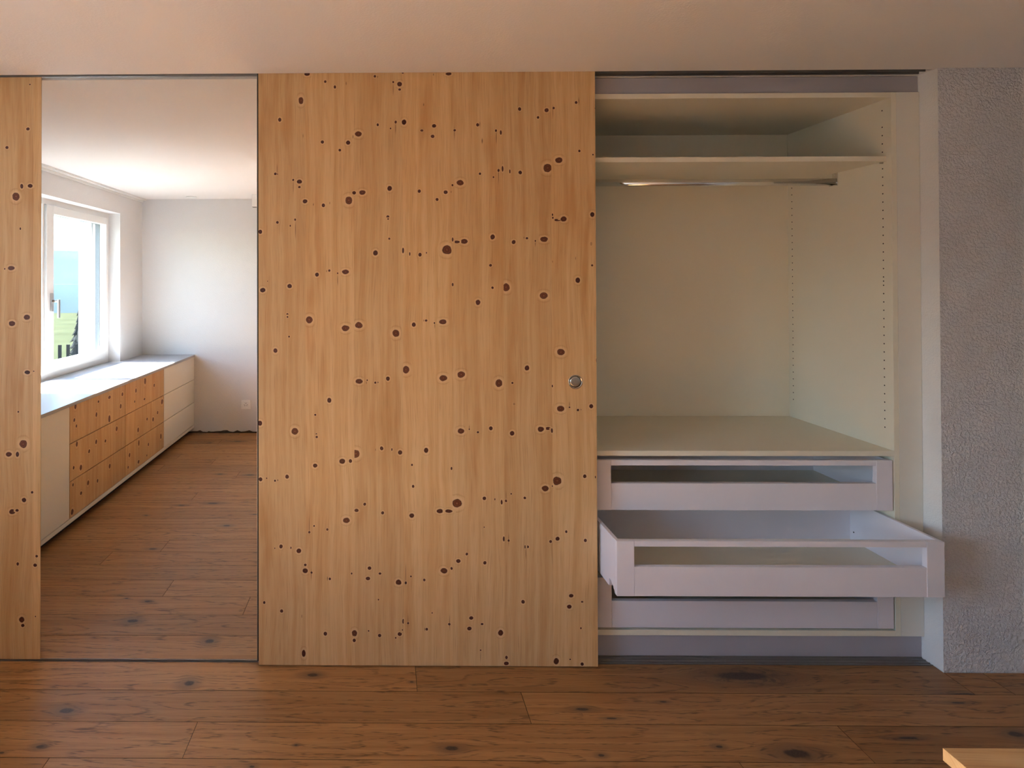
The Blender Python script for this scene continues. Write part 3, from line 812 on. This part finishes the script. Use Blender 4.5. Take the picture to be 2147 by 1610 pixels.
cabinet(-1.036, -0.312, 'white low cabinet with three drawers in the far corner', False, 3)
cabinet(-0.312, 0.3656, 'knotty pine low cabinet with three drawers beside the white drawers', True, 3)
cabinet(0.3656, 1.0445, 'knotty pine low cabinet with three drawers beside the plain white cabinet', True, 3)
cabinet(1.0445, 2.0450, 'plain white low cabinet with one smooth front', False, 1)
wt = MB()
wt.prism([(CX1 + 0.006, -1.038), (CX1 + 0.006, 2.047), (XL + 0.002, 2.047), (XL + 0.002, 0.798), (-2.357, 0.798), (-2.357, -0.598), (XL + 0.002, -0.598), (XL + 0.002, -1.038)],
         'z', 0.7155, 0.7345)
tag(wt.build('worktop', TOP_GREY), 'long pale grey worktop with bright sun patches under the window', 'worktop')

# ================================================================ small fittings
ol = thing('power_outlet', (-1.291, YBACK, 0.225), 'square white wall socket low on the back wall', 'socket')
MB().box(-1.334, -1.248, YBACK, YBACK + 0.009, 0.225, 0.311, 0.003).build('plate', WHITE_PLASTIC, ol)
ins = MB().box(-1.318, -1.264, YBACK + 0.0091, YBACK + 0.0125, 0.241, 0.295, 0.002).build('insert', WHITE_PLASTIC, ol)
ph = MB()
for ang in (90, 210, 330):
    a = math.radians(ang)
    cx_, cz_ = -1.291 + 0.0145 * math.cos(a), 0.268 + 0.0145 * math.sin(a)
    for du, dv in ((0.0065, 0.0), (-0.0065, 0.0), (0.0, -0.005)):
        uu = cx_ + du * math.cos(a - math.pi / 2) + dv * math.cos(a)
        vv = cz_ + du * math.sin(a - math.pi / 2) + dv * math.sin(a)
        ph.cyl((uu, YBACK + 0.0126, vv), 'y', 0.0026, 0.0026, 0.0004, 10)
ph.build('pin_holes', HOLE, ins)

dl = thing('ceiling_light', (-1.76, -0.90, H), 'round white recessed ceiling light near the window corner', 'ceiling light')
MB().lathe((-1.76, -0.90, H), 'z', [(-0.0002, 0.046), (-0.006, 0.044), (-0.008, 0.038), (-0.003, 0.033)], 40).build('trim_ring', WHITE_PLASTIC, dl)
MB().cyl((-1.76, -0.90, H - 0.0045), 'z', 0.032, 0.033, 0.003, 32).build('diffuser', WHITE_PLASTIC, dl)
bl = thing('ceiling_spotlight', (-1.145, -0.775, H), 'small white box spotlight hanging from the ceiling by the back wall', 'spotlight')
MB().box(-1.168, -1.122, -0.798, -0.752, H - 0.112, H - 0.001, 0.003).build('housing', WHITE_PLASTIC, bl)
MB().box(-1.1665, -1.1235, -0.7965, -0.7535, H - 0.1145, H - 0.1122).build('lens', ANTHRACITE, bl)
cr = thing('curtain_rail', (-2.245, 0.5, H), 'white curtain rail running along the ceiling above the window', 'curtain rail')
MB().box(-2.270, -2.262, -1.036, 2.045, H - 0.034, H - 0.0005, 0.0008).build('rear_track', PVC, cr)
MB().box(-2.259, -2.247, -1.036, 2.045, H - 0.016, H - 0.0005, 0.0008).build('middle_track', PVC, cr)
MB().box(-2.243, -2.231, -1.036, 2.045, H - 0.016, H - 0.0005, 0.0008).build('front_track', PVC, cr)

# ================================================================ pine table, only its corner in the picture
tb = thing('table', (1.40, 0.34, 0.0), 'light pine table top with its corner at the lower right edge', 'table')
TX0, TX1, TY0, TY1, TZ = 0.828, 1.98, -0.10, 0.841, 0.73
TABLE_WOOD = PINE
me = board_mesh('table_top', TX1 - TX0, TY1 - TY0, 0.018, lambda u, v, d: (u, v, -d), [(0.6, 0.4, 0.01, 0.009), (0.9, 0.2, 0.007, 0.006)], mat=PINE, cell=0.04, along='u')
link('table_top', me, (TX0, TY0, TZ), tb)
for xx in (TX0 + 0.13, TX1 - 0.18):
    for yy in (TY0 + 0.10, TY1 - 0.16):
        me = board_mesh('leg', 0.05, 0.7115, 0.05, lambda u, v, d: (u, d, v), mat=PINE, cell=0.05)
        link('leg', me, (xx, yy, 0.0), tb)
me = board_mesh('apron', TX1 - TX0 - 0.31, 0.07, 0.02, lambda u, v, d: (u, d, v), mat=PINE, cell=0.05, along='u')
link('apron', me, (TX0 + 0.18, TY1 - 0.145, 0.6415), tb)

# ================================================================ outdoors beyond the window
GRASS = plain('meadow_grass', (0.033, 0.038, 0.022), 0.9, vary=0.35, scale=0.6, spec=0.0)
HILL_NEAR = plain('wooded_hill', (0.030, 0.045, 0.052), 0.95, vary=0.35, scale=0.02, spec=0.0)
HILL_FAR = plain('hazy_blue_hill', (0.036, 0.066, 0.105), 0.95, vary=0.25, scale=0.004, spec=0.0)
FENCE = plain('weathered_fence_wood', (0.02, 0.019, 0.018), 0.8, vary=0.2, scale=4, spec=0.0)
NEEDLES = plain('conifer_needles', (0.016, 0.018, 0.018), 0.9, vary=0.4, scale=3, spec=0.0)
BARK = plain('bark', (0.10, 0.07, 0.05), 0.9, vary=0.3, scale=8)
gr = MB()
gr.prism([(-60, -42), (-60, 60), (-2.70, 60), (-2.70, -42)], 'z', -1.6, -1.2)
tag(gr.build('ground', GRASS), 'green meadow outside the window', 'meadow', kind='structure')


VALLEY = plain('hazy_valley', (0.030, 0.040, 0.046), 0.95, vary=0.5, scale=0.02, spec=0.0)
tag(MB().box(-2500, -20, -2500, 1500, -31, -30).build('valley_floor', VALLEY), 'hazy valley floor below the meadow outside the window', 'valley', kind='structure')


def hills(name, mat, dist, base, amp, seed, label):
    rg = random.Random(seed)
    ph_ = [rg.uniform(0, 6.28) for _ in range(6)]
    V, Fc = [], []
    n = 90
    for i in range(n + 1):
        a = math.radians(150 + 130 * i / n)
        hgt = base + amp * sum(math.sin(a * (3 + 4 * k) + ph_[k]) / (1 + k) for k in range(6))
        for q, (dd, zz) in enumerate(((dist * 0.78, -30), (dist * 0.9, hgt * 0.55), (dist, hgt), (dist * 1.25, hgt * 0.8), (dist * 1.3, -40))):
            V.append((dd * math.cos(a), dd * math.sin(a), zz))
    for i in range(n):
        for q in range(4):
            b = i * 5 + q
            Fc.append((b, b + 1, b + 6, b + 5))
    me = bpy.data.meshes.new(name)
    me.from_pydata(V, [], Fc)
    for p_ in me.polygons: p_.use_smooth = True
    me.materials.append(mat)
    return tag(link(name, me, (0, 0, 0)), label, 'hill', kind='structure')


hills('near_hill', HILL_NEAR, 420, -1, 4, 4, 'wooded hill in the valley outside the window')
hills('far_hill', HILL_FAR, 1900, 95, 22, 9, 'hazy blue mountain ridge outside the window')
fn = thing('garden_fence', (-7.3, -8.0, -1.2), 'low dark garden fence outside the window', 'fence')
dirv = Vector((0.87, -0.49, 0)).normalized()
for i in range(-9, 10):
    c_ = Vector((-7.3, -8.0, 0)) + dirv * (0.16 * i)
    MB().box(c_.x - 0.03, c_.x + 0.03, c_.y - 0.02, c_.y + 0.02, -1.2, 0.02).build('fence_picket', FENCE, fn)
TRX, TRY = -9.35, -12.95
tr = thing('conifer_tree', (TRX, TRY, -1.2), 'dark pointed conifer outside the window', 'tree')
MB().cyl((TRX, TRY, -1.2), 'z', 0.08, 0.04, 0.9, 12).build('trunk', BARK, tr)
cn = MB()
_r4 = random.Random(8)
for k in range(9):
    zz = -0.95 + 0.20 * k
    rad = 0.42 * (1 - k / 9.6)
    nn = 22
    top = cn.bm.verts.new((TRX, TRY, zz + 0.42))
    ring = []
    for i in range(nn):
        a = 2 * math.pi * i / nn
        rr = rad * (1.0 if i % 2 else 0.72) * _r4.uniform(0.9, 1.08)
        ring.append(cn.bm.verts.new((TRX + rr * math.cos(a), TRY + rr * math.sin(a), zz - (0.10 if i % 2 else 0.0))))
    cb_ = cn.bm.verts.new((TRX, TRY, zz + 0.08))
    for i in range(nn):
        cn.bm.faces.new((top, ring[i], ring[(i + 1) % nn]))
        cn.bm.faces.new((cb_, ring[(i + 1) % nn], ring[i]))
cn.build('foliage', NEEDLES, tr)
